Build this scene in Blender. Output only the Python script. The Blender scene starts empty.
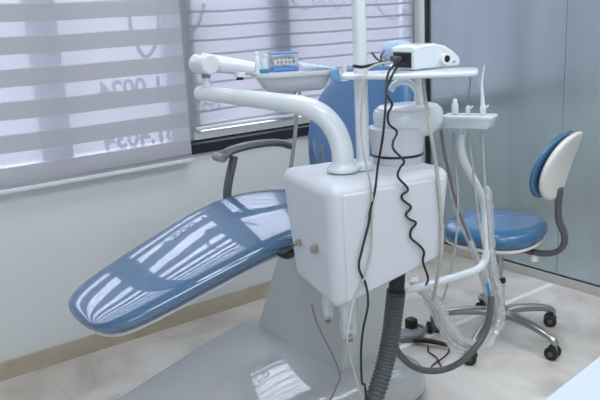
import bpy, bmesh, math, random
from mathutils import Vector, Matrix
random.seed(7)
S = bpy.context.scene
COL = S.collection

# ------------------------------------------------------------------ camera
EYE = Vector((0, 0, 1.4))
F, CX, CY = 718.0, 300.0, 200.0
RX = Vector((0.798, -0.184, 0.573)).normalized()
RY = Vector((-0.600, -0.166, 0.783)); RY = (RY - RX * RX.dot(RY)).normalized()
RZ = RX.cross(RY)
if RZ.y > 0: RZ = -RZ
cam = bpy.data.objects.new('camera', bpy.data.cameras.new('camera')); COL.objects.link(cam)
def w(c): return Vector((RX.dot(c), RY.dot(c), RZ.dot(c)))      # camera axes -> world axes
right, up, back = w(Vector((1, 0, 0))), w(Vector((0, -1, 0))), w(Vector((0, 0, -1)))
cam.matrix_world = Matrix(((right.x, up.x, back.x, EYE.x), (right.y, up.y, back.y, EYE.y),
                           (right.z, up.z, back.z, EYE.z), (0, 0, 0, 1)))
cam.data.sensor_width = 36; cam.data.lens = F / 600 * 36; cam.data.clip_start = 0.02
S.camera = cam

def ray(px, py): return w(Vector((px - CX, py - CY, F)))
def sy(px, py, y): d = ray(px, py); return EYE + d * (y / d.y)
def sx(px, py, x): d = ray(px, py); return EYE + d * (x / d.x)
def sz(px, py, z): d = ray(px, py); return EYE + d * ((z - EYE.z) / d.z)

# ------------------------------------------------------------------ world, lamps, exposure
W = bpy.data.worlds.new('sky'); S.world = W; W.use_nodes = True
nt = W.node_tree; nt.nodes.clear()
tc = nt.nodes.new('ShaderNodeTexCoord'); sp = nt.nodes.new('ShaderNodeSeparateXYZ')
mr = nt.nodes.new('ShaderNodeMapRange'); mr.inputs[1].default_value = 0.02; mr.inputs[2].default_value = 0.6
mr.inputs[3].default_value = 0.58; mr.inputs[4].default_value = 7.0
bg = nt.nodes.new('ShaderNodeBackground'); bg.inputs[0].default_value = (0.83, 0.87, 1.0, 1)
out = nt.nodes.new('ShaderNodeOutputWorld')
nt.links.new(tc.outputs['Generated'], sp.inputs[0]); nt.links.new(sp.outputs[2], mr.inputs[0])
nt.links.new(mr.outputs[0], bg.inputs[1]); nt.links.new(bg.outputs[0], out.inputs[0])

def area(name, loc, rot, size, sizey, power, col=(0.93, 0.97, 1)):
    l = bpy.data.lights.new(name, 'AREA'); l.shape = 'RECTANGLE'; l.size = size; l.size_y = sizey
    l.energy = power; l.color = col
    o = bpy.data.objects.new(name, l); o.location = loc; o.rotation_euler = rot; COL.objects.link(o); return o
area('ceiling_fill', (0.5, 0.2, 2.66), (0, 0, 0), 1.2, 1.2, 26)  # unseen fill lights under the ceiling, added to light the room
area('ceiling_fill', (2.3, 0.2, 2.66), (0, 0, 0), 1.2, 1.2, 26)
area('ceiling_fill', (1.4, 1.9, 2.66), (0, 0, 0), 1.2, 0.6, 14)
area('back_fill', (-0.9, -1.2, 1.6), (math.radians(80), 0, math.radians(-38)), 2.2, 1.6, 26)  # added fill light behind the camera; the back wall has no opening
S.view_settings.view_transform = 'Standard'; S.view_settings.look = 'None'
S.view_settings.gamma = 1; S.view_settings.use_curve_mapping = False
S.view_settings.exposure = 0.0
S.cycles.use_denoising = True
S.cycles.max_bounces = 10; S.cycles.transparent_max_bounces = 16
S.cycles.sample_clamp_indirect = 4

# ------------------------------------------------------------------ materials
def mat(name, col, rough=0.5, metal=0, spec=0.5, coat=0, coat_rough=0.05, noise=0, nscale=8, bump=0, bscale=40,
        trans=0, ior=1.5, sub=0, coat_ior=1.5, bmap=None):
    m = bpy.data.materials.new(name); m.use_nodes = True
    t = m.node_tree; b = t.nodes['Principled BSDF']
    b.inputs['Base Color'].default_value = (*col, 1); b.inputs['Roughness'].default_value = rough
    b.inputs['Metallic'].default_value = metal; b.inputs['Specular IOR Level'].default_value = spec
    b.inputs['Coat Weight'].default_value = coat; b.inputs['Coat Roughness'].default_value = coat_rough
    b.inputs['Coat IOR'].default_value = coat_ior
    b.inputs['Transmission Weight'].default_value = trans; b.inputs['IOR'].default_value = ior
    c = t.nodes.new('ShaderNodeTexCoord')
    if noise:
        n = t.nodes.new('ShaderNodeTexNoise'); n.inputs['Scale'].default_value = nscale; n.inputs['Detail'].default_value = 5
        r = t.nodes.new('ShaderNodeMapRange'); r.inputs[3].default_value = 1 - noise; r.inputs[4].default_value = 1 + noise
        v = t.nodes.new('ShaderNodeVectorMath'); v.operation = 'SCALE'; v.inputs[0].default_value = col
        t.links.new(c.outputs['Object'], n.inputs[0]); t.links.new(n.outputs[0], r.inputs[0])
        t.links.new(r.outputs[0], v.inputs['Scale']); t.links.new(v.outputs[0], b.inputs['Base Color'])
    if bump:
        n = t.nodes.new('ShaderNodeTexNoise'); n.inputs['Scale'].default_value = bscale; n.inputs['Detail'].default_value = 3
        u = t.nodes.new('ShaderNodeBump'); u.inputs['Strength'].default_value = bump; u.inputs['Distance'].default_value = 0.01
        if bmap:
            mp = t.nodes.new('ShaderNodeMapping'); mp.inputs['Scale'].default_value = bmap
            t.links.new(c.outputs['Object'], mp.inputs[0]); t.links.new(mp.outputs[0], n.inputs[0])
        else: t.links.new(c.outputs['Object'], n.inputs[0])
        t.links.new(n.outputs[0], u.inputs['Height'])
        t.links.new(u.outputs[0], b.inputs['Normal'])
        if coat: t.links.new(u.outputs[0], b.inputs['Coat Normal'])
    return m

M = {}
M['white'] = mat('white_plastic', (0.58, 0.61, 0.67), 0.36, noise=0.015, nscale=3)
M['enamel'] = mat('white_enamel', (0.66, 0.71, 0.76), 0.22, coat=0.4)
M['warmwhite'] = mat('ivory_plastic', (0.76, 0.75, 0.71), 0.4)
M['greywhite'] = mat('base_plastic', (0.43, 0.445, 0.465), 0.4, coat=1, coat_rough=0.04, coat_ior=1.9)
M['linkgrey'] = mat('link_plastic', (0.50, 0.53, 0.54), 0.4, noise=0.02)
M['vinyl'] = mat('blue_vinyl', (0.055, 0.15, 0.34), 0.32, noise=0.05, nscale=20)
M['film'] = mat('blue_vinyl_under_film', (0.04, 0.125, 0.25), 0.4, spec=0.3, coat=1, coat_rough=0.02, coat_ior=1.9, bump=0.05, bscale=3, bmap=(1.2, 2.2, 1))
M['stoolblue'] = mat('stool_vinyl', (0.045, 0.15, 0.30), 0.25, coat=0.5, coat_rough=0.1, noise=0.04)
M['backblue'] = mat('backrest_vinyl', (0.03, 0.12, 0.27), 0.4, noise=0.05)
M['paleblue'] = mat('pale_blue_cover', (0.42, 0.60, 0.78), 0.4, bump=0.3, bscale=30)
M['grey'] = mat('grey_plastic', (0.085, 0.088, 0.108), 0.38)
M['midgrey'] = mat('mid_grey_plastic', (0.25, 0.25, 0.27), 0.45)
M['trayhouse'] = mat('tray_housing', (0.58, 0.62, 0.68), 0.4)
M['hose'] = mat('grey_hose', (0.17, 0.17, 0.17), 0.5)
M['thinhose'] = mat('thin_hose', (0.43, 0.43, 0.41), 0.5)
M['midhose'] = mat('suction_hose_grey', (0.10, 0.10, 0.10), 0.4)
M['corr'] = mat('corrugated_grey', (0.075, 0.083, 0.088), 0.5)
M['black'] = mat('black_rubber', (0.008, 0.009, 0.012), 0.4)
M['chrome'] = mat('chrome', (0.62, 0.61, 0.58), 0.2, metal=1)
M['dullmetal'] = mat('cast_metal', (0.40, 0.39, 0.37), 0.28, metal=1)
M['brass'] = mat('amber_lens', (0.30, 0.2, 0.1), 0.2)
M['screw'] = mat('screw_chrome', (0.55, 0.5, 0.42), 0.2, metal=1)
M['wall'] = mat('painted_wall', (0.65, 0.68, 0.695), 0.42, noise=0.01, nscale=2)
M['ceiling'] = mat('ceiling_paint', (0.75, 0.77, 0.8), 0.8)
M['frame'] = mat('white_window_frame', (0.66, 0.68, 0.70), 0.4)
M['strip'] = mat('painted_light_streak', (0.95, 0.95, 0.95), 0.35)  # bright white stands in for a streak of light on the floor
M['mullion'] = mat('grey_mullion', (0.30, 0.32, 0.34), 0.5)
M['sill'] = mat('dark_granite', (0.012, 0.014, 0.028), 0.3)
M['kerb'] = mat('kerb_stone', (0.47, 0.46, 0.45), 0.5, noise=0.08, nscale=9)
M['tile'] = mat('base_tile', (0.46, 0.40, 0.31), 0.35, noise=0.22, nscale=14)
M['teal'] = mat('teal_plastic', (0.02, 0.22, 0.28), 0.35)
M['bluefoil'] = mat('blue_foil', (0.18, 0.36, 0.66), 0.35, bump=0.5, bscale=50)
M['bluebox'] = mat('blue_box', (0.10, 0.25, 0.60), 0.3)
M['cotton'] = mat('cotton', (0.8, 0.8, 0.82), 0.9, bump=0.6, bscale=120)
M['bluetape'] = mat('blue_tape', (0.03, 0.25, 0.55), 0.35)
M['desk'] = mat('desk_laminate', (0.56, 0.62, 0.68), 0.35)
M['vinyltext'] = mat('window_lettering', (0.10, 0.10, 0.14), 0.6)

def marble():
    m = mat('beige_marble_tile', (0.56, 0.54, 0.51), 0.28)
    t = m.node_tree; b = t.nodes['Principled BSDF']; c = t.nodes.new('ShaderNodeTexCoord')
    n1 = t.nodes.new('ShaderNodeTexNoise'); n1.inputs['Scale'].default_value = 2.2; n1.inputs['Detail'].default_value = 8
    n1.inputs['Distortion'].default_value = 1.2
    r = t.nodes.new('ShaderNodeValToRGB')
    r.color_ramp.elements[0].position = 0.3; r.color_ramp.elements[0].color = (0.50, 0.45, 0.40, 1)
    r.color_ramp.elements[1].position = 0.62; r.color_ramp.elements[1].color = (0.80, 0.765, 0.72, 1)
    br = t.nodes.new('ShaderNodeTexBrick'); br.offset = 0; br.inputs['Scale'].default_value = 1
    br.inputs['Brick Width'].default_value = 0.8; br.inputs['Row Height'].default_value = 0.8
    br.inputs['Mortar Size'].default_value = 0.0025; br.inputs['Mortar Smooth'].default_value = 0.2
    br.inputs['Color1'].default_value = (1, 1, 1, 1); br.inputs['Color2'].default_value = (0.95, 0.95, 0.95, 1)
    br.inputs['Mortar'].default_value = (0.9, 0.88, 0.86, 1)
    mp = t.nodes.new('ShaderNodeMapping'); mp.inputs['Location'].default_value = (0.05, 0.33, 0)
    mx = t.nodes.new('ShaderNodeMix'); mx.data_type = 'RGBA'; mx.blend_type = 'MULTIPLY'; mx.inputs[0].default_value = 1
    t.links.new(c.outputs['Object'], n1.inputs[0]); t.links.new(n1.outputs[0], r.inputs[0])
    t.links.new(c.outputs['Object'], mp.inputs[0]); t.links.new(mp.outputs[0], br.inputs[0])
    t.links.new(r.outputs[0], mx.inputs[6]); t.links.new(br.outputs[0], mx.inputs[7])
    t.links.new(mx.outputs[2], b.inputs['Base Color'])
    return m
M['floor'] = marble()

def mix_mat(name, build):
    m = bpy.data.materials.new(name); m.use_nodes = True; t = m.node_tree; t.nodes.clear()
    o = t.nodes.new('ShaderNodeOutputMaterial'); t.links.new(build(t).outputs[0], o.inputs[0]); return m
def node(t, typ, **k):
    n = t.nodes.new(typ)
    for a, v in k.items(): n.inputs[a.replace('_', ' ')].default_value = v
    return n
def mixs(t, fac, a, b):
    n = t.nodes.new('ShaderNodeMixShader')
    if isinstance(fac, (int, float)): n.inputs[0].default_value = fac
    else: t.links.new(fac, n.inputs[0])
    t.links.new(a.outputs[0], n.inputs[1]); t.links.new(b.outputs[0], n.inputs[2]); return n

def blind_mat(name, pitch, top, share, dense_col, sheer_col, sheer_open, dense_glow=0.28):
    def build(t):
        c = t.nodes.new('ShaderNodeTexCoord'); s = t.nodes.new('ShaderNodeSeparateXYZ'); t.links.new(c.outputs['Object'], s.inputs[0])
        # the weave sags: a slow wave along the width moves the band edges a little
        nz = t.nodes.new('ShaderNodeTexNoise'); nz.inputs['Scale'].default_value = 1.3; nz.inputs['Detail'].default_value = 1
        t.links.new(c.outputs['Object'], nz.inputs[0])
        wv = t.nodes.new('ShaderNodeMath'); wv.operation = 'MULTIPLY_ADD'; wv.inputs[1].default_value = 0.03
        t.links.new(nz.outputs[0], wv.inputs[0]); t.links.new(s.outputs[2], wv.inputs[2])
        a = t.nodes.new('ShaderNodeMath'); a.operation = 'SUBTRACT'; a.inputs[0].default_value = top + 0.015; t.links.new(wv.outputs[0], a.inputs[1])
        d = t.nodes.new('ShaderNodeMath'); d.operation = 'DIVIDE'; d.inputs[1].default_value = pitch; t.links.new(a.outputs[0], d.inputs[0])
        f = t.nodes.new('ShaderNodeMath'); f.operation = 'FRACT'; t.links.new(d.outputs[0], f.inputs[0])
        lt = t.nodes.new('ShaderNodeMapRange'); lt.inputs[1].default_value = share - 0.02; lt.inputs[2].default_value = share + 0.02
        t.links.new(f.outputs[0], lt.inputs[0])                     # 0 = sheer band, 1 = dense band
        sheer = mixs(t, sheer_open, mixs(t, 0.5, node(t, 'ShaderNodeBsdfDiffuse', Color=(*sheer_col, 1)),
                     node(t, 'ShaderNodeBsdfTranslucent', Color=(*sheer_col, 1))), node(t, 'ShaderNodeBsdfTransparent'))
        dense = mixs(t, 0.03, mixs(t, dense_glow, node(t, 'ShaderNodeBsdfDiffuse', Color=(*dense_col, 1)),
                     node(t, 'ShaderNodeBsdfTranslucent', Color=(*dense_col, 1))), node(t, 'ShaderNodeBsdfTransparent'))
        return mixs(t, lt.outputs[0], sheer, dense)
    return mix_mat(name, build)
M['blind_wide'] = blind_mat('zebra_blind_fabric', 0.1245, 1.447, 0.45, (0.43, 0.43, 0.475), (0.66, 0.70, 0.80), 0.55, 0.12)
M['blind_fine'] = blind_mat('fine_blind_fabric', 0.0655, 1.458, 0.84, (0.30, 0.30, 0.35), (0.52, 0.52, 0.62), 0.45)
M['pane'] = mix_mat('window_glass', lambda t: mixs(t, 0.06, node(t, 'ShaderNodeBsdfTransparent'), node(t, 'ShaderNodeBsdfGlossy', Roughness=0.02)))
M['clear'] = mix_mat('clear_plastic', lambda t: mixs(t, 0.3, node(t, 'ShaderNodeBsdfTransparent', Color=(0.93, 0.95, 0.97, 1)),
                     node(t, 'ShaderNodeBsdfGlossy', Color=(0.9, 0.93, 0.97, 1), Roughness=0.15)))
M['wrap'] = mix_mat('crinkled_wrap', lambda t: mixs(t, 0.5, node(t, 'ShaderNodeBsdfTransparent'),
                    mixs(t, 0.4, node(t, 'ShaderNodeBsdfDiffuse', Color=(0.72, 0.75, 0.78, 1)), node(t, 'ShaderNodeBsdfGlossy', Color=(0.9, 0.9, 0.92, 1), Roughness=0.22))))
def frosted(t):
    g = node(t, 'ShaderNodeBsdfGlossy', Color=(0.80, 0.87, 1.0, 1), Roughness=0.2)
    c = t.nodes.new('ShaderNodeTexCoord'); n = t.nodes.new('ShaderNodeTexNoise'); n.inputs['Scale'].default_value = 1.6
    mp = t.nodes.new('ShaderNodeMapping'); mp.inputs['Scale'].default_value = (1, 2.5, 0.6)
    t.links.new(c.outputs['Object'], mp.inputs[0]); t.links.new(mp.outputs[0], n.inputs[0])
    r = t.nodes.new('ShaderNodeValToRGB')
    r.color_ramp.elements[0].position = 0.3; r.color_ramp.elements[0].color = (0.20, 0.265, 0.245, 1)
    r.color_ramp.elements[1].position = 0.7; r.color_ramp.elements[1].color = (0.26, 0.33, 0.31, 1)
    t.links.new(n.outputs[0], r.inputs[0])
    d = node(t, 'ShaderNodeBsdfDiffuse'); t.links.new(r.outputs[0], d.inputs[0])
    return mixs(t, 0.42, d, g)
M['frosted'] = mix_mat('frosted_glass', frosted)

# ------------------------------------------------------------------ builders
def link(name, bm, m, parent=None, smooth=True, bevel=0, seg=3, sub=0, auto=None):
    me = bpy.data.meshes.new(name)
    off = parent.get('_o') if parent is not None else None
    if off is not None:
        bmesh.ops.translate(bm, verts=bm.verts, vec=-Vector(off))
    bmesh.ops.recalc_face_normals(bm, faces=bm.faces)
    bm.to_mesh(me); bm.free(); me.materials.append(m if not isinstance(m, str) else M[m])
    o = bpy.data.objects.new(name, me); COL.objects.link(o)
    if parent is not None: o.parent = parent; o['_o'] = list(off) if off is not None else [0, 0, 0]
    if smooth:
        for p in me.polygons: p.use_smooth = True
    if bevel:
        b = o.modifiers.new('bevel', 'BEVEL'); b.width = bevel; b.segments = seg; b.limit_method = 'ANGLE'; b.angle_limit = math.radians(35)
    if sub:
        b = o.modifiers.new('sub', 'SUBSURF'); b.levels = sub; b.render_levels = sub
    if smooth and not sub:
        try:
            b = me; b.set_sharp_from_angle(angle=math.radians(auto or 40))
        except Exception: pass
    return o
def thing(name, label, cat, loc, group=None):
    o = bpy.data.objects.new(name, None); COL.objects.link(o); o.location = loc; o.empty_display_size = 0.05
    o['label'] = label; o['category'] = cat; o['_o'] = list(loc)
    if group: o['group'] = group
    return o
def tag(o, label, cat, group=None):
    o['label'] = label; o['category'] = cat
    if group: o['group'] = group
    return o
def struct(o): o['kind'] = 'structure'; return o

def boxbm(x0, x1, y0, y1, z0, z1, bm=None):
    bm = bm or bmesh.new()
    v = [bm.verts.new(p) for p in ((x0,y0,z0),(x1,y0,z0),(x1,y1,z0),(x0,y1,z0),(x0,y0,z1),(x1,y0,z1),(x1,y1,z1),(x0,y1,z1))]
    for f in ((0,3,2,1),(4,5,6,7),(0,1,5,4),(1,2,6,5),(2,3,7,6),(3,0,4,7)): bm.faces.new([v[i] for i in f])
    return bm
def hexbm(p):                                                       # eight corners, bottom ring then top ring
    bm = bmesh.new(); v = [bm.verts.new(q) for q in p]
    for f in ((0,3,2,1),(4,5,6,7),(0,1,5,4),(1,2,6,5),(2,3,7,6),(3,0,4,7)): bm.faces.new([v[i] for i in f])
    return bm
def smoothpath(pts, n=8):
    pts = [Vector(p) for p in pts]
    if len(pts) < 3: return [pts[0].lerp(pts[-1], i / n) for i in range(n + 1)]
    P = [pts[0] * 2 - pts[1]] + pts + [pts[-1] * 2 - pts[-2]]; res = []
    for i in range(1, len(P) - 2):
        a, b, c, d = P[i-1], P[i], P[i+1], P[i+2]
        for k in range(n):
            t = k / n
            res.append(0.5 * ((2*b) + (c-a)*t + (2*a-5*b+4*c-d)*t*t + (-a+3*b-3*c+d)*t**3))
    res.append(pts[-1]); return res
def tubebm(pts, r, seg=12, smooth=8, bm=None, ex=1.0, exdir=None):
    """round tube along pts; r a number or a function of 0..1; ex stretches the section along exdir"""
    bm = bm or bmesh.new(); path = smoothpath(pts, smooth) if smooth else [Vector(p) for p in pts]
    n = len(path); rings = []; prev = None
    for i, p in enumerate(path):
        t = (path[min(i+1, n-1)] - path[max(i-1, 0)]).normalized()
        if prev is None:
            a = Vector((0, 0, 1)) if abs(t.z) < 0.9 else Vector((1, 0, 0))
            u = (a - t * a.dot(t)).normalized()
        else: u = (prev - t * prev.dot(t)).normalized()
        prev = u; v = t.cross(u)
        if exdir is not None:
            v = (Vector(exdir) - t * Vector(exdir).dot(t)).normalized(); u = v.cross(t)
        rr = r(i / (n - 1)) if callable(r) else r
        rings.append([bm.verts.new(p + u * (math.cos(2*math.pi*k/seg) * rr) + v * (math.sin(2*math.pi*k/seg) * rr * ex)) for k in range(seg)])
    for a, b in zip(rings, rings[1:]):
        for k in range(seg): bm.faces.new((a[k], a[(k+1) % seg], b[(k+1) % seg], b[k]))
    bm.faces.new(rings[0][::-1]); bm.faces.new(rings[-1]); return bm
def lathebm(prof, c, seg=32, sx_=1, sy_=1, bm=None, axis='z'):
    bm = bm or bmesh.new(); rings = []; c = Vector(c)
    for r, h in prof:
        ring = []
        for k in range(seg):
            a = 2 * math.pi * k / seg; x, y = r * math.cos(a) * sx_, r * math.sin(a) * sy_
            q = {'z': (x, y, h), 'y': (x, h, y), 'x': (h, x, y)}[axis]
            ring.append(bm.verts.new(c + Vector(q)))
        rings.append(ring)
    for a, b in zip(rings, rings[1:]):
        for k in range(seg): bm.faces.new((a[k], a[(k+1) % seg], b[(k+1) % seg], b[k]))
    bm.faces.new(rings[0][::-1]); bm.faces.new(rings[-1]); return bm
def sup(a, e):                                                      # superellipse point
    c, s = math.cos(a), math.sin(a)
    return math.copysign(abs(c) ** (2 / e), c), math.copysign(abs(s) ** (2 / e), s)
def loftbm(stations, seg=36, e=3.2):
    """stations: (centre, half vector sideways, half vector up); superelliptic sections"""
    bm = bmesh.new(); rings = []
    for st in stations:
        c, a, b = st[:3]; ee = st[3] if len(st) > 3 else e
        ring = []
        for k in range(seg):
            x, y = sup(2 * math.pi * k / seg, ee); ring.append(bm.verts.new(Vector(c) + Vector(a) * x + Vector(b) * y))
        rings.append(ring)
    for a, b in zip(rings, rings[1:]):
        for k in range(seg): bm.faces.new((a[k], a[(k+1) % seg], b[(k+1) % seg], b[k]))
    bm.faces.new(rings[0][::-1]); bm.faces.new(rings[-1]); return bm
def prismbm(poly, y0, y1):                                          # polygon in XZ, extruded along Y
    bm = bmesh.new(); a = [bm.verts.new((x, y0, z)) for x, z in poly]; b = [bm.verts.new((x, y1, z)) for x, z in poly]
    n = len(poly)
    for k in range(n): bm.faces.new((a[k], a[(k+1) % n], b[(k+1) % n], b[k]))
    bm.faces.new(a[::-1]); bm.faces.new(b); return bm

# ================================================================== THE ROOM
WY, GX = 2.98, 3.13
struct(link('floor', boxbm(-1.5, 5.0, -1.6, 3.2, -0.1, 0), 'floor', smooth=False))
struct(link('ceiling', boxbm(-1.5, 5.0, -1.6, 3.3, 2.7, 2.8), 'ceiling', smooth=False))
bm = boxbm(-1.5, 3.3, WY, 3.2, 0, 0.815)
boxbm(-1.5, 3.3, WY, 3.2, 2.45, 2.7, bm); boxbm(-1.5, -0.6, WY, 3.2, 0.815, 2.45, bm)
boxbm(3.145, 3.3, WY, 3.2, 0.815, 2.45, bm)
struct(link('wall_left', bm, 'wall', smooth=False))
struct(link('wall_back', boxbm(-1.6, 5.0, -1.7, -1.6, 0, 2.7), 'wall', smooth=False))
struct(link('wall_side', boxbm(-1.6, -1.5, -1.6, 3.2, 0, 2.7), 'wall', smooth=False))
struct(link('wall_right', boxbm(5.0, 5.1, -1.6, 3.3, 0, 2.7), 'wall', smooth=False))
struct(link('baseboard_left', boxbm(-1.5, GX, WY - 0.014, WY, 0, 0.078), 'tile', smooth=False))
struct(link('trim_1', boxbm(GX, GX + 0.09, -1.6, WY - 0.001, 0, 0.048), 'kerb', smooth=False, bevel=0.003))     # stone kerb under the glass
struct(link('trim_2', boxbm(-0.6, GX + 0.015, 2.955, 3.2, 0.815, 0.862), 'sill', smooth=False, bevel=0.003))    # dark sill
struct(link('floor_light_streak', boxbm(1.36, 3.12, 2.058, 2.086, -0.002, 0.002), 'strip', smooth=False))                   # streak of light, built as a thin white strip in the floor

# windows: frame, mullion, pane, lettering
def window(name, x0, x1, mull, jamb=0.045, rail='frame', rtop=0.905):
    fr = boxbm(x0, x1, 3.03, 3.085, 0.868, rtop); boxbm(x0, x1, 3.03, 3.085, 2.40, 2.45, fr)
    f = struct(link(name, fr, rail, smooth=False))
    for a, b in ((x0, x0 + 0.045), (x1 - jamb, x1), mull):
        link('mullion', boxbm(a, b, 3.05, 3.10, rtop, 2.40), 'mullion', f, smooth=False)
    link('pane', boxbm(x0 + 0.045, mull[0], 3.075, 3.079, rtop, 2.40), 'pane', f, smooth=False)
    link('pane', boxbm(mull[1], x1 - jamb, 3.075, 3.079, rtop, 2.40), 'pane', f, smooth=False)
    link('seal', boxbm(x0, x1, 3.05, 3.09, 0.8625, 0.868), 'black', f, smooth=False)
    return f
win1 = window('window_1', -0.6, 1.62, (0.905, 1.035), 0.11, 'mullion', 0.874)
win2 = window('window_2', 1.62, 3.125, (2.10, 2.225))

def lettering(body, x, z, size, parent, bold=0.0):
    cu = bpy.data.curves.new('lettering', 'FONT'); cu.body = body; cu.size = size; cu.extrude = 0.0006; cu.offset = bold
    tmp = bpy.data.objects.new('tmp', cu); COL.objects.link(tmp)
    bpy.context.view_layer.update()
    me = bpy.data.meshes.new_from_object(tmp.evaluated_get(bpy.context.evaluated_depsgraph_get()))
    bpy.data.objects.remove(tmp)
    me.transform(Matrix.Translation((x, 3.081, z)) @ Matrix.Rotation(math.pi, 4, 'Z') @ Matrix.Rotation(math.pi / 2, 4, 'X'))
    me.materials.clear(); me.materials.append(M['vinyltext'])
    o = bpy.data.objects.new('lettering', me); COL.objects.link(o); o.parent = parent; return o
p = sy(175, 84, 3.08); lettering('81 0024', p.x, p.z - 0.038, 0.114, win1, 0.003)
p = sy(177, 131, 3.08); lettering('81.4034', p.x, p.z - 0.038, 0.114, win1, 0.003)
p = sy(221, 110, 3.08); lettering('oeY', p.x, p.z + 0.0, 0.10, win2, 0.003)
def stroke(pts, r, parent):
    o = link('emblem', tubebm([sy(a, b, 3.081) for a, b in pts], r, seg=6, smooth=6), 'vinyltext', parent)
    return o
stroke([(131, -6), (129, 14), (133, 36), (141, 53), (147, 56), (154, 48), (158, 30), (158, 10), (156, -6)], 0.010, win1)
stroke([(374, -10), (377, 4), (384, 15), (393, 19), (402, 14), (407, 4), (409, -10)], 0.005, win2)
stroke([(183, 12), (188, 27), (192, 31), (199, 22), (204, 4)], 0.010, win2)
stroke([(291, -4), (296, 5), (306, 9), (314, 4), (312, -3)], 0.005, win2)
stroke([(316, 6), (322, 0), (326, 7), (332, -2), (335, 8), (341, 6), (346, -4)], 0.004, win2)

# the glass partition
def glass_panel(y0, y1):
    return boxbm(GX + 0.010, GX + 0.022, y0, y1, 0.050, 2.7)
g = struct(link('wall_glass', glass_panel(2.0615, 2.945), 'frosted', smooth=False))
struct(link('wall_glass', glass_panel(0.6, 2.0585), 'frosted', smooth=False))
struct(link('wall_glass', glass_panel(-1.6, 0.593), 'frosted', smooth=False))
struct(link('trim_4', boxbm(GX + 0.004, GX + 0.028, -1.6, 2.95, 0.044, 0.054), 'black', smooth=False))   # gasket under the glass
struct(link('trim_5', boxbm(GX - 0.006, GX + 0.03, 2.946, 2.968, 0.05, 2.7), 'black', smooth=False))  # corner profile

# blinds
def blind(name, label, x0, x1, y, z0, m, rail):
    t = thing(name, label, 'blind', ((x0 + x1) / 2, y, z0))
    bm = bmesh.new(); nx = 40
    bowed = lambda s: 0.004 * math.sin(s * 9)
    lo = [bm.verts.new((x0 + (x1 - x0) * i / nx, y + bowed(i / nx), z0)) for i in range(nx + 1)]
    hi = [bm.verts.new((x0 + (x1 - x0) * i / nx, y + bowed(i / nx), 2.42)) for i in range(nx + 1)]
    for i in range(nx): bm.faces.new((lo[i], lo[i+1], hi[i+1], hi[i]))
    me_o = link('fabric', bm, m, t)
    # keep band heights in world terms: the fabric's own origin sits at floor level
    for v in me_o.data.vertices: v.co.z += z0
    me_o.location.z = -z0
    if rail: link('bottom_rail', boxbm(x0 - 0.004, x1 + 0.006, y - 0.012, y + 0.010, z0 - 0.010, z0 + 0.006), rail, t, bevel=0.004)
    link('roller', tubebm([(x0, y, 2.44), (x1, y, 2.44)], 0.03, smooth=0), 'frame', t)
    return t
blind('roller_blind', 'wide banded grey zebra roller blind hanging over the near window', -0.5, 1.542, 2.93, 0.800, 'blind_wide', 'frame')
blind('roller_blind', 'fine striped pale lilac roller blind set back in the far window, above the dark sill', 1.625, 3.075, 3.015, 0.925, 'blind_fine', 'frame')

# ================================================================== DENTAL CHAIR
YC = 2.06
chair = thing('dental_chair', 'blue upholstered dental chair with long film-covered leg cushion on a grey moulded base', 'dental chair', (1.6, YC, 0))
def cush(st, e=2.6, dz=0, grow=0, flat=1):
    L = []
    for X, z, hw, ht in st:
        L.append(((X, YC, z + dz), (0, hw + grow, 0), (-ht * 0.29 * flat, 0, ht * 0.955 * flat), e))
    return L
leg = [(.648,.545,.03,.006),(.652,.546,.085,.014),(.664,.55,.13,.022),(.690,.557,.172,.029),(.74,.572,.203,.033),(.82,.596,.222,.035),
       (.95,.636,.241,.036),(1.10,.680,.262,.036),(1.24,.718,.282,.036),(1.36,.736,.292,.037),(1.48,.738,.290,.038),(1.58,.730,.27,.04),(1.66,.718,.235,.04),(1.70,.712,.20,.03)]
link('leg_cushion', loftbm(cush(leg, 3.0), 44), 'film', chair, sub=1)
legb = [(X + (0.012 if X < .7 else 0), z - ht - 0.004, hw - 0.022 if hw > .05 else .01, .012) for X, z, hw, ht in leg]
link('cushion_base', loftbm(cush(legb, 3.0), 36), 'white', chair, sub=1)
def board(path, hws, th, e, m, name):
    L = []; n = len(path)
    for i, (x, z) in enumerate(path):
        a, b = path[max(i-1, 0)], path[min(i+1, n-1)]; t = Vector((b[0]-a[0], 0, b[1]-a[1])).normalized()
        nn = Vector((-t.z, 0, t.x)); L.append(((x, YC, z), (0, hws[i], 0), nn * th * (0.45 if i in (0, n-1) else 1), e))
    return link(name, loftbm(L, 36), m, chair, sub=1)
board([(1.67,.79),(1.685,.82),(1.72,.89),(1.77,.99),(1.83,1.09),(1.875,1.16),(1.90,1.20),(1.91,1.215)],
      [.11,.15,.205,.265,.265,.22,.15,.07], .034, 3.0, 'backblue', 'backrest')
board([(1.71,.79),(1.725,.82),(1.76,.89),(1.81,.99),(1.87,1.09),(1.915,1.16),(1.935,1.19)],
      [.13,.18,.22,.225,.2,.15,.06], .018, 3.0, 'white', 'backrest_shell')
link('headrest_stem', tubebm([(1.90, YC, 1.10), (2.04, YC, 1.27)], 0.014, smooth=2), 'chrome', chair)
q = sy(398, 51, YC)
link('headrest', loftbm([((q.x, YC, q.z - .045), (0, .05, 0), (.02, 0, 0)), ((q.x, YC, q.z - .03), (0, .085, 0), (.032, 0, 0)), ((q.x, YC, q.z), (0, .095, 0), (.036, 0, 0)),
      ((q.x, YC, q.z + .025), (0, .08, 0), (.03, 0, 0)), ((q.x, YC, q.z + .042), (0, .045, 0), (.018, 0, 0))], 28, 2.4), 'paleblue', chair, sub=1)
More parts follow.
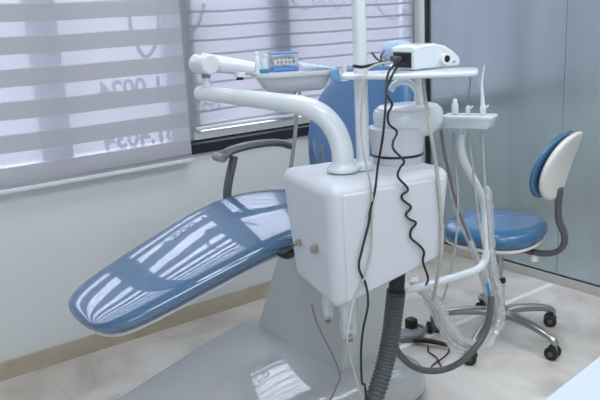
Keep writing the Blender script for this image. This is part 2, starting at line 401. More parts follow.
# armrest
YA = YC + .315
ar = [sy(221, 157, YA), sy(230, 151, YA), sy(247, 146, YA), sy(266, 143, YA), sy(280, 143, YA), sy(291, 146, YA)]
arm = link('armrest', tubebm(ar, lambda s: 0.0155 + 0.003 * math.exp(-((s) / .1) ** 2), seg=16, ex=1.9, exdir=(0, 1, 0)), 'grey', chair)
link('arm_post', tubebm([sy(227, 200, YA), sy(228, 185, YA), sy(234, 156, YA)], 0.0145, seg=14, ex=1.5, exdir=(0, 1, 0)), 'grey', arm)
link('arm_cap', tubebm([ar[0] + Vector((-.006, -.03, -.001)), ar[0] + Vector((-.006, .03, -.001))], 0.017, seg=18, smooth=2), 'midgrey', arm)
# lift link and base
b0, b1 = sz(256, 324, .165), sz(334, 352, .165)
link('lift_link', hexbm([(1.45,1.80,.12),(1.75,1.80,.12),(1.75,2.30,.12),(1.45,2.36,.12),(1.62,1.84,.71),(1.85,1.84,.71),(1.85,2.24,.71),(1.62,2.26,.71)]), 'linkgrey', chair, bevel=0.014)
base = []
for X, hw, h in [(.50,.08,.02),(.53,.15,.045),(.60,.20,.07),(.75,.245,.10),(.95,.295,.128),(1.2,.355,.160),(1.42,.41,.19),(1.60,.41,.185),(1.74,.39,.16),(1.83,.34,.12),(1.87,.26,.06)]:
    base.append((X, hw, h))
bm = bmesh.new(); rings = []
for X, hw, h in base:
    prof = [(-1, 0), (-1, .25), (-.985, .62), (-.95, .85), (-.88, .96), (-.76, 1), (-.4, 1.005), (0, 1.01), (.4, 1.005), (.76, 1), (.88, .96), (.95, .85), (.985, .62), (1, .25), (1, 0)]
    rings.append([bm.verts.new((X, YC + .01 + hw * a, max(h * b, 0.0))) for a, b in prof])
for a, b in zip(rings, rings[1:]):
    for k in range(len(a) - 1): bm.faces.new((a[k], a[k+1], b[k+1], b[k]))
    bm.faces.new((a[0], b[0], b[-1], a[-1]))
bm.faces.new(rings[0]); bm.faces.new(rings[-1][::-1])
link('base_cover', bm, 'greywhite', chair, sub=2)
q = sz(254, 323, .19); link('base_screw', lathebm([(.0, 0), (.006, 0), (.006, .004), (.001, .006)], (q.x, q.y, .17), 12), 'black', chair)
a = sy(287, 258, 1.75); link('release_lever', loftbm([(sy(296, 250, 1.82), (0,.012,0), (0,0,.018)), (a, (0,.014,0), (0,0,.012)), (sy(276, 254, 1.75), (0,.008,0), (0,0,.004))], 12, 2), 'black', chair, sub=1)

# ================================================================== DENTAL UNIT
U = thing('dental_unit', 'white side-mounted dental delivery unit with curved arms, pole and rounded cabinet', 'dental unit', (1.3, 1.46, 0.6))
CB = sy(334, 240, 1.355); CD = Vector((math.cos(-0.15), math.sin(-0.15), 0)); CE = Vector((-CD.y, CD.x, 0)); CL, CW = .386, .302
def Q(u, v, z): return Vector((CB.x, CB.y, 0)) + CD * u + CE * v + Vector((0, 0, z))
body = link('cabinet_body', hexbm([Q(.0, 0, .650), Q(CL - .03, 0, .735), Q(CL - .03, CW, .74), Q(.012, CW - .045, .678), Q(-.004, 0, .993), Q(CL, 0, .992), Q(CL, CW, .992), Q(0, CW, .998)]), 'white', U, bevel=0.034, seg=6)
link('side_panel', hexbm([Q(.030, -.004, .676), Q(CL - .05, -.004, .745), Q(CL - .05, .02, .745), Q(.030, .02, .676), Q(.028, -.004, .968), Q(CL - .03, -.004, .968), Q(CL - .03, .02, .968), Q(.028, .02, .968)]), 'white', U, bevel=0.006)
def front(px, py):                                                  # a point 6 mm in front of the cabinet's long side
    d = ray(px, py); o = Q(0, -.0105, 0) - EYE; o.z = 0; n = CE
    return EYE + d * (o.dot(n) / d.dot(n))
def endpt(px, py):
    d = ray(px, py); o = Q(-.002, 0, 0) - EYE; o.z = 0; return EYE + d * (o.dot(CD) / d.dot(CD))
for pxy, r in (((315.5, 249), .010), ((298, 243), .008)):
    q = endpt(*pxy)
    k = link('control_knob', tubebm([q + CD * h for h in (.004, -.003, -.004, -.005, -.012, -.0135)], lambda s_, r=r: r * (1.3 if s_ < .45 else (1 if s_ < .9 else .7)), seg=20, smooth=0), 'screw', U)
# canisters under the cabinet
for x, y, zb, r in ((Q(.07, .06, 0).x, Q(.07, .06, 0).y, .55, .026), (Q(.10, .11, 0).x, Q(.10, .11, 0).y, .56, .022), (Q(.03, .10, 0).x, Q(.03, .10, 0).y, .60, .017)):
    c = link('water_canister', lathebm([(.001, zb), (r*.8, zb), (r, zb + .01), (r, .685), (r*.5, .69)], (x, y, 0), 20), 'clear', U)
    link('canister_cap', lathebm([(.001, zb-.012), (r*.45, zb-.012), (r*.5, zb), (r*.3, zb+.004)], (x, y, 0), 14), 'hose', c)
# pole
q = sy(360.5, 70, 1.45)
PX = q.x
link('light_pole', tubebm([(PX, 1.45, .98), (PX, 1.45, 2.3)], 0.0185, seg=24, smooth=4), 'enamel', U)
link('pole_collar', lathebm([(.026, .995), (.028, .999), (.028, 1.012), (.020, 1.02), (.019, 1.02)], (PX, 1.45, 0), 24), 'enamel', U)
# big arm: rises from the cabinet and bends over the chair
aB = sy(343, 172, 1.47)
arms = [Vector((aB.x, 1.47, .985)), sy(343, 160, 1.47), sy(341, 145, 1.475), sy(334, 128, 1.49), sy(321, 114, 1.515), sy(302, 106, 1.56), sy(280, 102.5, 1.62), sy(240, 97.5, 1.75), sy(203, 93.5, 1.87)]
A1 = link('support_arm', tubebm(arms, lambda s: 0.0305 - 0.011 * s ** 2.6, seg=28, smooth=10), 'enamel', U)
e = arms[-1]; d_ = (arms[-1] - arms[-2]).normalized()
link('arm_end_cap', tubebm([e - d_ * .004, e + d_ * .004, e + d_ * .02, e + d_ * .026], lambda s: 0.0205 if s < .5 else 0.0205 * (1 - (s - .5) * .9), seg=24, smooth=4), 'enamel', A1)
link('arm_flange', lathebm([(.044, .998), (.044, 1.006), (.036, 1.012), (.033, 1.02)], (aB.x, 1.47, 0), 28), 'enamel', U)
jy = e.y - .01
jp = sy(205, 64, jy)
link('pivot_post', tubebm([(jp.x, jy, e.z + .01), (jp.x, jy, jp.z)], 0.0115, seg=16, smooth=2), 'enamel', U)
link('pivot_ring', lathebm([(.0135, e.z + .045), (.0135, e.z + .060)], (jp.x, jy, 0), 18), 'midgrey', U)
ty = 1.80
h1 = link('parallel_arm', tubebm([sy(200, 63, jy), sy(212, 63.5, jy), sy(233, 66, (jy + ty) / 2), sy(254, 69, ty)], lambda s: 0.030 - 0.010 * s, seg=24, smooth=6, ex=.85), 'enamel', U)
link('elbow_cap', tubebm([(jp.x - .004, jy - .042, jp.z), (jp.x - .004, jy + .042, jp.z)], .0295, seg=28, smooth=3), 'enamel', U, bevel=.006)
link('arm_knob', tubebm([sy(240, 76, ty - .05), sy(240, 80, ty - .05)], .010, seg=14, smooth=1), 'black', U)
link('arm_bracket', tubebm([sy(240, 72, ty - .05), sy(240, 77, ty - .05)], .016, seg=14, smooth=1), 'enamel', U)
# small tray on the arm
TD = Vector((math.cos(-0.42), math.sin(-0.42), 0)); TE = Vector((-TD.y, TD.x, 0)); TCn = sy(292, 70, ty)
tz = TCn.z - .004
def T(u, v, h): return Vector((TCn.x, TCn.y, tz + h)) + TD * u + TE * v
TH = .123
tray = link('tray_housing', loftbm([(T(.005, 0, -.058), TD * .080, TE * .045, 5), (T(.005, 0, -.050), TD * .092, TE * .06, 5), (T(0, 0, -.012), TD * (TH - .012), TE * .080, 5), (T(0, 0, -.004), TD * (TH - .012), TE * .080, 5)], 40), 'trayhouse', U, auto=50)
link('tray_top', loftbm([(T(0, 0, -.012), TD * (TH - .004), TE * .086, 5), (T(0, 0, -.008), TD * TH, TE * .09, 5), (T(0, 0, .002), TD * TH, TE * .09, 5), (T(0, 0, .003), TD * (TH - .01), TE * .08, 5)], 40), 'enamel', tray, auto=50)
h = link('tray_handle', tubebm([sy(330, 76, ty - .03), sy(338, 75, ty - .05), sy(346, 76, ty - .08)], .011, seg=14, smooth=5), 'enamel', tray)
link('handle_knob', tubebm([sy(334, 80, ty - .05), sy(334, 66, ty - .05)], lambda s: .011 - .004 * s, seg=14, smooth=3), 'enamel', tray)
link('handle_knob', tubebm([sy(344, 81, ty - .08), sy(344, 64, ty - .08)], lambda s: .012 - .005 * s, seg=14, smooth=3), 'enamel', tray)
link('tray_mount', tubebm([sy(296, 98, ty), sy(298, 84, ty)], .013, seg=12, smooth=1), 'chrome', tray)
# shelf on the pole
SD = Vector((math.cos(-0.50), math.sin(-0.50), 0)); SE = Vector((-SD.y, SD.x, 0)); S0 = sy(343, 77, 1.47); S1 = sy(478, 70, 1.21)
SZ = sy(410, 70, 1.36).z; SN = (S1 - S0); SN.z = 0; SLEN = SN.length; SD = SN.normalized(); SE = Vector((-SD.y, SD.x, 0))
def Sh(u, v, h=0): return Vector((S0.x, S0.y, SZ + h)) + SD * u + SE * v
link('shelf', loftbm([(Sh(.0, .02, -.009), SE * .045, Vector((0, 0, .008)), 4), (Sh(.02, .02, -.0095), SE * .06, Vector((0, 0, .0085)), 4), (Sh(SLEN * .4, .02, -.0095), SE * .075, Vector((0, 0, .009)), 4), (Sh(SLEN - .03, .02, -.0095), SE * .075, Vector((0, 0, .009)), 4), (Sh(SLEN - .008, .02, -.009), SE * .068, Vector((0, 0, .008)), 4), (Sh(SLEN, .02, -.008), SE * .05, Vector((0, 0, .006)), 4)], 40), 'enamel', U, auto=60)
# spittoon
bc = sy(400, 130, 1.46); bx = bc.x
cup = link('spittoon_pedestal', lathebm([(.066, .985), (.070, .99), (.073, 1.03), (.080, 1.08), (.083, 1.095), (.06, 1.10)], (bx - .013, 1.46, 0), 40), 'white', U)
link('pedestal_ring', lathebm([(.0725, 1.014), (.0745, 1.015), (.0745, 1.020), (.0725, 1.021)], (bx - .013, 1.46, 0), 40), 'black', cup)
bq = sy(408, 120, 1.46)
link('spittoon_bowl', lathebm([(.060, 1.062), (.083, 1.070), (.098, 1.086), (.105, 1.106), (.106, 1.130), (.100, 1.141), (.05, 1.148), (.001, 1.150)], (bq.x, 1.46, 0), 44, 1.0, .88), 'enamel', U)
link('bowl_lip', lathebm([(.086, 1.140), (.093, 1.141), (.093, 1.146), (.088, 1.150), (.083, 1.151)], (bq.x, 1.46, 0), 44, 1.0, .9), 'enamel', U)
ft = [sy(419, 114, 1.44), sy(418.5, 102, 1.44), sy(416.5, 91, 1.44), sy(411, 84, 1.44), sy(403, 81.5, 1.44), sy(395, 84, 1.44), sy(391, 90, 1.44)]
link('bowl_rinse_pipe', tubebm(ft, .0095, seg=14), 'enamel', U)
# assistant's holder and its carrying arm
H0, H1 = sy(424, 121, 1.47), sy(492, 117, 1.29)
HD = H1 - H0; HD.z = 0; HL = HD.length; HD.normalize(); HN = Vector((-HD.y, HD.x, 0)); HZ = H1.z
def holder_prism(poly, v0, v1):
    bm = prismbm(poly, v0, v1)
    for v in bm.verts: v.co = Vector((H0.x, H0.y, 0)) + HD * v.co.x + HN * v.co.y + Vector((0, 0, v.co.z))
    return bm
def hp(px, py, v=.032):                                             # a point above the holder, v behind its front face
    d = ray(px, py); o = H0 + HN * v - EYE; o.z = 0; return EYE + d * (o.dot(HN) / d.dot(HN))
hold = link('assistant_holder', holder_prism([(0, HZ - .034), (0, HZ - .004), (HL, HZ - .004), (HL - .003, HZ - .014), (HL - .012, HZ - .036), (.05, HZ - .036)], 0, .062), 'white', U, bevel=.003)
link('holder_rim', holder_prism([(.052, HZ - .010), (.052, HZ + .001), (HL + .002, HZ + .001), (HL + .002, HZ - .010)], -.003, .065), 'enamel', hold, bevel=.003)
am = [sy(462, 128, 1.40), sy(461, 148, 1.40), sy(466, 166, 1.40), sy(477, 186, 1.40), sy(484, 205, 1.42), sy(486, 230, 1.41), sy(486.5, 250, 1.40), sy(484, 262, 1.40), sy(476, 270, 1.40), sy(455, 277, 1.41), sy(430, 284, 1.43), sy(412, 289, 1.45), sy(404, 287, 1.47), sy(400, 276, 1.48), sy(399, 262, 1.48)]
A2 = link('assistant_arm', tubebm(am, .0125, seg=20), 'enamel', U)
link('arm_sleeve', tubebm([sy(486, 222, 1.413), sy(486, 238, 1.407)], .0152, seg=20, smooth=2), 'enamel', A2)
link('holder_bolt', tubebm([sy(463, 133, 1.386), sy(463, 133, 1.38)], .003, seg=8, smooth=0), 'midgrey', hold)
link('drain_socket', tubebm([sy(398, 268, 1.48), sy(396, 296, 1.48)], .024, seg=18, smooth=2), 'black', U)

# ------------------------------------------------------------------ handpieces in the holder
def hosebm(pts, r, y=1.45, seg=8): return tubebm([sy(a, b, yy) for a, b, yy in pts], r, seg=seg, smooth=6)
def hpt(pts, r, seg=12): return tubebm([hp(a, b) for a, b in pts], r, seg=seg, smooth=6)
def hps(pts, v): return [hp(a, b, v) for a, b in pts]
def grip(px, r, h, t):
    q = hp(px, 112); return link('grip', lathebm([(r * .8, HZ + .0025), (r, HZ + .010), (r, HZ + .010 + h * .6), (r * .6, HZ + .010 + h)], (q.x, q.y, 0), 16), 'enamel', t)
t = thing('suction_handpiece', 'tall slender white suction nozzle standing at the outer end of the holder', 'dental handpiece', hp(484, 115))
link('nozzle', hpt([(483, 108), (482.5, 98), (482, 82), (484.5, 65)], lambda s: .0070 - .0052 * s), 'enamel', t)
grip(483, .009, .022, t)
link('switch_lever', tubebm(hps([(484, 110), (488.5, 105)], .025), .003, seg=8, smooth=1), 'enamel', t)
link('hose', tubebm(hps([(482, 133), (483, 150), (485, 185), (488, 215), (490, 250)], .04), .0036, seg=8), 'thinhose', t)
t = thing('saliva_ejector', 'thin dark rod handpiece with small white grip in the middle of the holder', 'dental handpiece', hp(468, 116))
link('rod', hpt([(468.5, 106), (469.5, 90), (470.5, 77)], .0024, 8), 'hose', t)
grip(468, .007, .018, t)
link('switch_lever', tubebm(hps([(468, 110), (473, 106)], .025), .0028, seg=8, smooth=1), 'enamel', t)
link('hose', tubebm(hps([(468, 133), (471, 155), (474, 180), (478, 215), (484, 250)], .045), .0032, seg=8), 'thinhose', t)
t = thing('syringe_handpiece', 'stubby white syringe handpiece nearest the bowl in the holder', 'dental handpiece', hp(455, 116))
q = hp(455, 112)
link('barrel', lathebm([(.008, HZ + .0025), (.010, HZ + .006), (.010, HZ + .030), (.007, HZ + .034), (.006, HZ + .044), (.003, HZ + .047)], (q.x, q.y, 0), 18), 'enamel', t)
link('hose', tubebm(hps([(453, 133), (455, 160), (458, 200), (456, 240), (450, 275), (443, 300)], .05), .0034, seg=8), 'thinhose', t)

# hoses that belong to the unit
def pt(a, b, y): return front(a, b) if y == 0 else sy(a, b, y)
def unit_hose(pts, r, m='thinhose', name='hose', seg=8): return link(name, tubebm([pt(*p_) for p_ in pts], r, seg=seg, smooth=6), m, U)
unit_hose([(423, 76, 1.345), (424, 90, 1.33), (427, 110, 1.31), (431, 135, 1.28), (436, 165, 0), (440, 200, 0), (442, 230, 0), (441, 255, 0), (436, 285, 1.33), (433, 300, 1.4)], .0052)
unit_hose([(441, 130, 1.42), (444, 150, 1.42), (449, 172, 1.42), (457, 205, 1.42), (470, 240, 1.42)], .005, 'hose')
unit_hose([(297, 96, 1.78), (296, 125, 1.77), (292, 160, 1.76), (287, 195, 1.75)], .0062, 'midgrey', 'tray_supply_hose')
unit_hose([(314, 138, 1.72), (315, 152, 1.72), (319, 168, 1.72)], .004, 'midgrey', 'tray_supply_hose')
unit_hose([(321, 146, 1.72), (323, 158, 1.72), (325, 170, 1.72)], .0045, 'midgrey', 'tray_supply_hose')

# plastic-wrapped tubing, one loop
t = thing('wrapped_tubing', 'clear plastic wrapped tubing hanging in a loop below the curved white arm', 'tubing', sy(492, 300, 1.46))
lp = [(487, 188, 1.475), (489, 215, 1.475), (490, 245, 1.47), (494, 275, 1.46), (499, 300, 1.45), (499, 322, 1.45), (490, 338, 1.45), (476, 346, 1.45), (460, 340, 1.45), (448, 325, 1.45), (438, 305, 1.46), (425, 292, 1.47), (414, 280, 1.48)]
def lumpy(pts, r, amp, seed, seg=12):
    random.seed(seed); bm = hosebm(pts, lambda s: r * (0.75 + .3 * min(1, s * 3)), seg=seg)
    for v in bm.verts: v.co += Vector([random.uniform(-amp, amp) for _ in range(3)])
    return bm
link('wrap', lumpy(lp, .0175, .0042, 3), 'wrap', t, auto=25)
link('core_tube', hosebm(lp, .0048), 'white', t)
link('core_tube', tubebm([sy(a - 3, b + 2, y - .004) for a, b, y in lp[1:]], .004, seg=8, smooth=6), 'thinhose', t)
link('blue_tape', tubebm([sy(487, 283, 1.44), sy(489.5, 294, 1.437), sy(491, 308, 1.435)], lambda s: .006 + .002 * s, seg=8, smooth=4, ex=.5), 'bluetape', t)
t = thing('wrapped_tubing', 'second clear wrapped tube slanting from the cabinet edge down behind the curved arm', 'tubing', sy(460, 215, 1.47))
lp2 = [(446, 160, 1.49), (450, 180, 1.49), (456, 205, 1.49), (465, 230, 1.49), (475, 255, 1.49), (484, 280, 1.485), (490, 305, 1.48), (490, 325, 1.475)]
link('wrap', lumpy(lp2, .0105, .0025, 5), 'wrap', t, auto=25)
link('core_tube', hosebm(lp2, .0045), 'thinhose', t)
t = thing('wrapped_tubing', 'short clear wrapped tube dropping from under the cabinet beside the black handset', 'tubing', sy(425, 310, 1.5))
lp3 = [(421, 285, 1.52), (430, 305, 1.53), (440, 325, 1.54), (452, 345, 1.55), (465, 350, 1.54), (478, 343, 1.5)]
link('wrap', lumpy(lp3, .012, .003, 6), 'wrap', t, auto=25)
link('core_tube', hosebm(lp3, .004), 'thinhose', t)

# corrugated suction hose
cp = [sy(396, 293, 1.48), sy(394, 310, 1.48), sy(391, 335, 1.48), sy(386, 360, 1.48), sy(379, 385, 1.47), sy(368, 415, 1.46), sy(350, 450, 1.45)]
t = thing('corrugated_hose', 'thick dark grey corrugated drain hose hanging from the cabinet', 'hose', cp[0])
path = smoothpath(cp, 26); nP = len(path)
link('hose_tube', tubebm(path, lambda s: .0265 + (.0028 if int(round(s * (nP - 1))) % 4 < 2 else -.0005), seg=20, smooth=0), 'corr', t, auto=80)
link('hose_collar', tubebm([cp[0] + Vector((0, 0, .012)), cp[0] - Vector((0, 0, .008))], .0285, seg=20, smooth=1), 'black', t)
# smooth grey hose curving on the floor
gh = [sy(394, 345, 1.56), sy(402, 357, 1.56), sy(414, 367, 1.54), sy(430, 371, 1.51), sy(446, 369, 1.48), sy(462, 361, 1.44), sy(476, 347, 1.42), sy(486, 330, 1.415), sy(490, 312, 1.415), sy(491, 296, 1.42)]
tag(link('suction_hose', tubebm(gh, .0108, seg=14), 'midhose'), 'smooth dark grey suction hose hanging in a wide loop from behind the corrugated hose', 'hose')

# cables
def cable(pts, r, m, label, name='cable'):
    return tag(link(name, tubebm([pt(a, b, y) for a, b, y in pts], r, seg=8, smooth=8), m), label, 'cable')
cable([(397, 62, 1.36), (388, 74, 1.33), (386, 100, 1.31), (383, 135, 1.30), (378, 165, 0), (375, 190, 0), (370, 212, 0), (369, 222, 0), (362, 250, 0), (359, 268, 0), (366, 285, 0), (368, 305, 1.31), (363, 330, 1.31), (361, 355, 1.31), (362, 382, 1.31), (365, 386, 1.31), (367, 410, 1.31)],
      .0032, 'black', 'straight black cable falling down the front of the white cabinet')
cable([(399, 63, 1.36), (391, 78, 1.33), (386, 92, 1.32), (392, 104, 1.32), (388, 114, 1.32), (389, 124, 1.32), (397, 132, 1.32), (393, 142, 1.31), (394, 150, 1.29), (404, 161, 0), (400, 168, 0), (398, 177, 0), (408, 189, 0), (402, 195, 0), (403, 200, 0), (411, 207, 0), (406, 214, 0), (409, 219, 0), (416, 223, 0), (411, 230, 0), (411, 238, 0), (419, 245, 0), (424, 252, 0), (423, 262, 0), (428, 278, 0), (426, 285, 1.34)],
      .0032, 'black', 'wavy black coiled cable hanging over the right of the white cabinet')
cable([(390, 62, 1.365), (373, 66, 1.385), (365, 75, 1.36), (362, 100, 1.36), (361, 125, 1.36), (363, 150, 1.34), (367, 168, 0), (372, 195, 0), (372, 222, 0), (371, 250, 0), (364, 278, 0), (354, 300, 0), (347, 335, 1.31), (349, 350, 1.31), (355, 375, 1.31), (363, 402, 1.31)],
      .0028, 'thinhose', 'thin grey cable looping from the shelf past the white pole')
cable([(312, 304, 1.42), (316, 320, 1.42), (325, 340, 1.42), (334, 358, 1.42), (340, 376, 1.42), (335, 390, 1.42), (328, 405, 1.42)],
      .0028, 'hose', 'thin grey tube hanging below the left corner of the cabinet')

# ================================================================== THINGS ON THE SHELF
DC = sy(414, 69, 1.33); DA = Vector((math.cos(-.12), math.sin(-.12), 0)); DB = Vector((-DA.y, DA.x, 0))
def K(u, v, h): return Vector((DC.x, DC.y, SZ + h)) + DA * u + DB * v
d = thing('electronic_control_box', 'white rounded electronic device with a dark open port on the shelf', 'device', K(.09, .05, 0))
bm = bmesh.new(); DH = .062; prof = [(0, DH - .006), (.03, DH + .002), (.07, DH + .004), (.105, DH - .004), (.135, DH - .02), (.155, DH - .036), (.160, .012)]
bm = prismbm([(0, .001), (0, DH - .004)] + prof[1:] + [(.155, .001)], 0, .098)
for v in bm.verts: v.co = K(v.co.x, v.co.y, v.co.z)
link('housing', bm, 'enamel', d, bevel=.009, seg=4)
def dbox(u0, u1, v0, v1, h0, h1): return hexbm([K(u0, v0, h0), K(u1, v0, h0), K(u1, v1, h0), K(u0, v1, h0), K(u0, v0, h1), K(u1, v0, h1), K(u1, v1, h1), K(u0, v1, h1)])
link('port_recess', dbox(-.0015, .01, .010, .088, .006, .046), 'black', d, bevel=.003)
link('port_frame', dbox(-.003, .006, .006, .092, .046, .052), 'enamel', d, bevel=.002)
link('cable_plug', tubebm([K(-.03, .055, .032), K(-.012, .055, .030), K(0, .055, .028)], .008, seg=12, smooth=2), 'grey', d)
def dcyl(u, h, r0, r1, v0, v1, m, name, par): return link(name, tubebm([K(u, v0, h), K(u, (v0 + v1) / 2, h), K(u, v1, h)], lambda s_: r0 + (r1 - r0) * s_, seg=22, smooth=0), m, par)
kn = dcyl(.098, .024, .0155, .014, .004, -.013, 'warmwhite', 'round_port', d)
dcyl(.100, .024, .0095, .009, -.008, -.0145, 'black', 'port_core', kn)
dcyl(.135, .014, .003, .003, .004, -.002, 'midgrey', 'screw', d)
# black strap tool and a dark bent hook by the pole
tg = link('strap', tubebm([sy(354, 66, 1.385), sy(362, 67, 1.385), sy(372, 65, 1.39), (sy(386, 62, 1.395))], .0042, seg=10, smooth=5, ex=1.4, exdir=(0, 1, 0)), 'black')
tag(tg, 'short black strap lying on the shelf edge beside the pole', 'strap')
t = thing('wire_hook', 'dark forked wire hook standing on the shelf between pole and device', 'hook', sy(380, 63, 1.45))
link('prong', tubebm([sy(372, 53, 1.45), sy(376, 58, 1.45), sy(381, 62, 1.45), sy(384, 65, 1.45)], .003, seg=8), 'grey', t)
link('prong', tubebm([sy(384, 51, 1.45), sy(381, 56, 1.45), sy(382, 61, 1.45), sy(384, 65, 1.45)], .003, seg=8), 'grey', t)

# ================================================================== THINGS ON THE SMALL TRAY
TZ = .0038
def tl(px, py, v):                                                  # tray-frame u of the point seen at a pixel, v behind the tray's middle
    d = ray(px, py); o = TCn + TE * v - EYE; o.z = 0; p = EYE + d * (o.dot(TE) / d.dot(TE)); return (p - TCn).dot(TD)
def tbox(u0, u1, v0, v1, h0, h1): return hexbm([T(u0, v0, h0), T(u1, v0, h0), T(u1, v1, h0), T(u0, v1, h0), T(u0, v0, h1), T(u1, v0, h1), T(u1, v1, h1), T(u0, v1, h1)])
c0, c1 = tl(272, 60, -.02), tl(298, 60, -.02)
cb = thing('cotton_dispenser', 'clear and blue box filled with cotton rolls on the small tray', 'box', T((c0 + c1) / 2, 0, TZ))
link('box_base', tbox(c0, c1, -.03, .045, TZ, TZ + .013), 'bluebox', cb, bevel=.002)
link('clear_walls', tbox(c0 + .001, c1 - .001, -.029, .044, TZ + .0135, TZ + .050), 'clear', cb, bevel=.002)
link('box_lid', tbox(c0 - .001, c1 + .001, -.031, .046, TZ + .0505, TZ + .055), 'bluebox', cb, bevel=.001)
bm = bmesh.new(); random.seed(2)
for i in range(6):
    for k in range(2):
        for j in range(2):
            u = c0 + .010 + i * (c1 - c0 - .018) / 5; v0 = -.025 + k * .034; h = TZ + .021 + j * .011 + random.uniform(-.001, .002)
            tubebm([T(u, v0, h), T(u + random.uniform(-.003, .003), v0 + .03, h)], .0056, seg=8, smooth=1, bm=bm)
o = link('cotton_rolls', bm, 'cotton', cb); o['kind'] = 'stuff'
for (px_, hh, r, lab) in ((257, .060, .010, 'slim clear-white bottle at the left rim of the small tray'), (265.5, .050, .0115, 'stout white bottle between the slim bottle and the cotton box')):
    q = T(tl(px_, 66, 0), 0, 0)
    b = thing('bottle', lab, 'bottle', (q.x, q.y, tz + TZ)); z0_ = tz + TZ
    link('bottle_body', lathebm([(.001, z0_), (r, z0_), (r, z0_ + hh * .7), (r * .6, z0_ + hh * .82)], (q.x, q.y, 0), 20), 'enamel', b)
    link('bottle_cap', lathebm([(r * .65, z0_ + hh * .8), (r * .65, z0_ + hh), (r * .5, z0_ + hh * 1.04), (.001, z0_ + hh * 1.04)], (q.x, q.y, 0), 18), 'enamel', b)
u0_, u1_ = tl(260, 70, -.05), tl(269, 70, -.05)
tag(link('bur_block', tbox(u0_, u1_, -.055, -.04, TZ, TZ + .012), 'teal', bevel=.002), 'small dark teal block at the front of the small tray', 'block')
# crumpled films
def sheet(fn, nx, ny, m, label):
    bm = bmesh.new(); grid = [[bm.verts.new(fn(i / nx, k / ny)) for k in range(ny + 1)] for i in range(nx + 1)]
    for i in range(nx):
        for k in range(ny): bm.faces.new((grid[i][k], grid[i+1][k], grid[i+1][k+1], grid[i][k+1]))
    o = link('plastic_film', bm, m); sm = o.modifiers.new('s', 'SOLIDIFY'); sm.thickness = .0012
    return tag(o, label, 'film')
random.seed(4); g0, g1 = c1 + .006, TH - .004
sheet(lambda s, k: T(g0 + (g1 - g0) * s, -.06 + .12 * k, TZ + .004 + .020 * (1 - s) ** 1.3 * (.5 + .5 * k) + random.uniform(-.001, .0025)), 14, 8, 'paleblue', 'crumpled pale blue film on the small tray right of the cotton box')
sheet(lambda s, k: T(TH - .028 + .035 * s, -.094 + .03 * s - random.uniform(0, .006), TZ + .001 - .050 * k * (.5 + .5 * s)), 6, 5, 'bluefoil', 'bright blue film hanging down the right end of the small tray')

# ================================================================== STOOL
SC = Vector((2.406, 1.857, 0))
st = thing('operator_stool', 'blue padded stool with white-backed backrest and chrome five-spoke castor base', 'stool', SC)
for k in range(5):
    a = math.radians(-18 + 72 * k); dx, dy = math.cos(a), math.sin(a)
    L = lambda r, z: SC + Vector((dx * r, dy * r, z))
    sk = link('spoke', tubebm([L(.02, .118), (L(.08, .120)), L(.16, .112), L(.23, .098), L(.275, .080), L(.288, .062)], lambda s: .021 - .0085 * s, seg=14, smooth=5, ex=1.25, exdir=(-dy, dx, 0)), 'dullmetal', st)
    b = a + (0.9, 2.2, 0.5, 3.4, 1.8)[k]; ax = Vector((math.cos(b), math.sin(b), 0)); fw = Vector((-ax.y, ax.x, 0))
    cc = L(.288, .0) + fw * .012 + Vector((0, 0, .028))
    link('castor_stem', tubebm([L(.288, .040), L(.288, .066)], .007, seg=10, smooth=1), 'dullmetal', st)
    ca = link('castor', tubebm([cc - ax * .011, cc + ax * .011], .0215, seg=20, smooth=2), 'grey', st)
    for sgn in (-1, 1):
        w_ = link('wheel', tubebm([cc + ax * sgn * .010, cc + ax * sgn * .0125, cc + ax * sgn * .024, cc + ax * sgn * .027], lambda s: .028 if .1 < s < .9 else .023, seg=24, smooth=0), 'black', ca)
        link('wheel_hub', tubebm([cc + ax * sgn * .026, cc + ax * sgn * .0285], .011, seg=14, smooth=0), 'grey', ca)
link('hub', lathebm([(.001, .085), (.036, .085), (.042, .10), (.040, .135), (.030, .15), (.024, .155)], SC, 24), 'dullmetal', st)
link('gas_column', lathebm([(.024, .15), (.024, .265), (.018, .27)], SC, 20), 'chrome', st)
link('column_collar', lathebm([(.026, .258), (.028, .26), (.028, .275), (.016, .28)], SC, 20), 'black', st)
link('piston', lathebm([(.0145, .27), (.0145, .43)], SC, 16), 'dullmetal', st)
BD = Vector((.27, -.96, 0)).normalized(); BS = Vector((-BD.y, BD.x, 0)); ST = SC + Vector((-.012, .016, 0))
link('seat_plate', lathebm([(.03, .423), (.085, .433), (.085, .446), (.03, .450)], SC, 24), 'midgrey', st)
def seatloft(prof, e): return loftbm([(ST + Vector((0, 0, z)), BS * r, BD * r * .96, e) for r, z in prof], 44)
link('seat_pan', seatloft([(.12, .443), (.185, .448), (.200, .458), (.199, .468), (.12, .470)], 2.6), 'warmwhite', st, auto=60)
link('seat', seatloft([(.10, .464), (.190, .466), (.205, .476), (.211, .496), (.208, .518), (.192, .536), (.15, .545), (.08, .549), (.01, .550)], 2.7), 'stoolblue', st, sub=1)
bb = SC + BD * .215 + Vector((-.012, .016, .078))
link('back_bar', tubebm([SC + BD * .07 + Vector((0, 0, .425)), SC + BD * .17 + Vector((0, 0, .418)), SC + BD * .235 + Vector((0, 0, .432)), SC + BD * .268 + Vector((0, 0, .47)), SC + BD * .266 + Vector((0, 0, .52)), SC + BD * .244 + Vector((0, 0, .57)), SC + BD * .240 + Vector((0, 0, .63)), SC + BD * .245 + Vector((0, 0, .70))],
      .0125, seg=16, smooth=6, ex=1.8, exdir=BS), 'grey', st)
link('bar_knob', lathebm([(.001, .382), (.02, .382), (.022, .395), (.018, .412)], SC + BD * .15, 16), 'warmwhite', st)
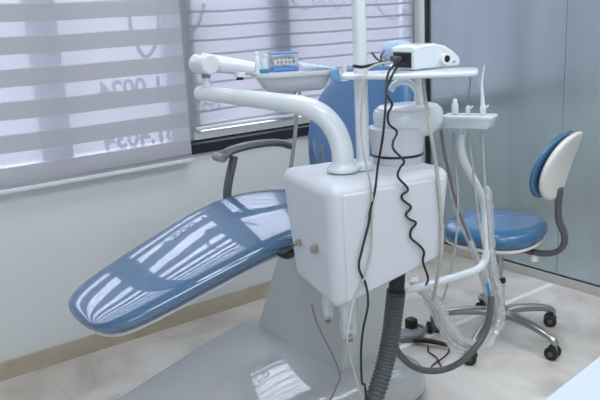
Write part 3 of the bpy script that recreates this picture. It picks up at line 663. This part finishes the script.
def backpart(name, off, th, m, prof):
    L = []
    for z, hw, curve, k in prof:
        c = bb + BD * (off + curve) + Vector((0, 0, z)); L.append((c, BS * hw, BD * th * k, 2.8))
    return link(name, loftbm(L, 32), m, st, sub=1)
bp = [(.585,.035,.006,.4),(.593,.075,.003,.8),(.618,.12,.000,1),(.66,.16,.002,1),(.715,.178,.014,1),(.77,.168,.034,1),(.815,.135,.056,1),(.845,.09,.076,.8),(.855,.04,.086,.4)]
backpart('backrest', -.016, .020, 'stoolblue', bp)
backpart('backrest_shell', .022, .022, 'warmwhite', [(z - .004, hw * .98, cu_, k) for z, hw, cu_, k in bp])

# ================================================================== FLOOR ITEMS
fc = thing('foot_control', 'grey and black foot pedal lying behind the corrugated hose', 'foot pedal', sz(412, 338, 0))
q = sz(413, 336, 0.0)
link('pedal_base', lathebm([(.001, .0), (.065, .0), (.07, .006), (.068, .02), (.05, .03), (.001, .034)], (q.x - .02, q.y + .0, 0), 32, 1, .8), 'midgrey', fc)
link('pedal_guard', tubebm([Vector((q.x - .02 + .075 * math.cos(a_), q.y + .06 * math.sin(a_), .030)) for a_ in [math.radians(d2) for d2 in range(-150, 31, 20)]], .008, seg=10), 'hose', fc)
link('pedal_block', boxbm(q.x - .01, q.x + .035, q.y + .0, q.y + .045, .02, .075), 'black', fc, bevel=.008)
r0, r1 = sz(414, 340, .02), sz(448, 345, .02)
t = thing('handset', 'black elongated handset with thin looped cords lying on the floor near the stool', 'handset', r0)
link('handle', tubebm([r0, r0.lerp(r1, .4) + Vector((0, 0, .006)), r1], lambda s: .012 - .003 * s, seg=12, ex=1.2), 'black', t)
link('cord', tubebm([sz(428, 346, .006), sz(429, 352, .005), sz(436, 357, .005), sz(440, 364, .005), sz(442, 368, .005)], .0032, seg=8), 'black', t)
link('cord', tubebm([r1, sz(449, 351, .006), sz(444, 357, .010), sz(434, 364, .006), sz(430, 369, .005)], .0032, seg=8), 'black', t)

# near desk corner
dk = thing('white_desk', 'pale white desk corner close to the camera at lower right', 'desk', (1.3, .35, 0))
dm = bmesh.new()
p0, p1 = sz(541, 402, .75), sz(602, 354, .75)
dv = (p1 - p0).normalized(); dn = Vector((dv.y, -dv.x, 0)); a0 = p0 - dv * .02; a1 = p0 + dv * .9
quad = [a0, a1, a1 + dn * .55, a0 + dn * .55]
link('desk_top', hexbm([v + Vector((0, 0, -.025)) for v in quad] + quad), 'desk', dk, bevel=.002)
ce = sum(quad, Vector()) / 4
for v in quad:
    c = v.lerp(ce, .1); link('leg', boxbm(c.x - .02, c.x + .02, c.y - .02, c.y + .02, 0, .726), 'desk', dk, bevel=.003)
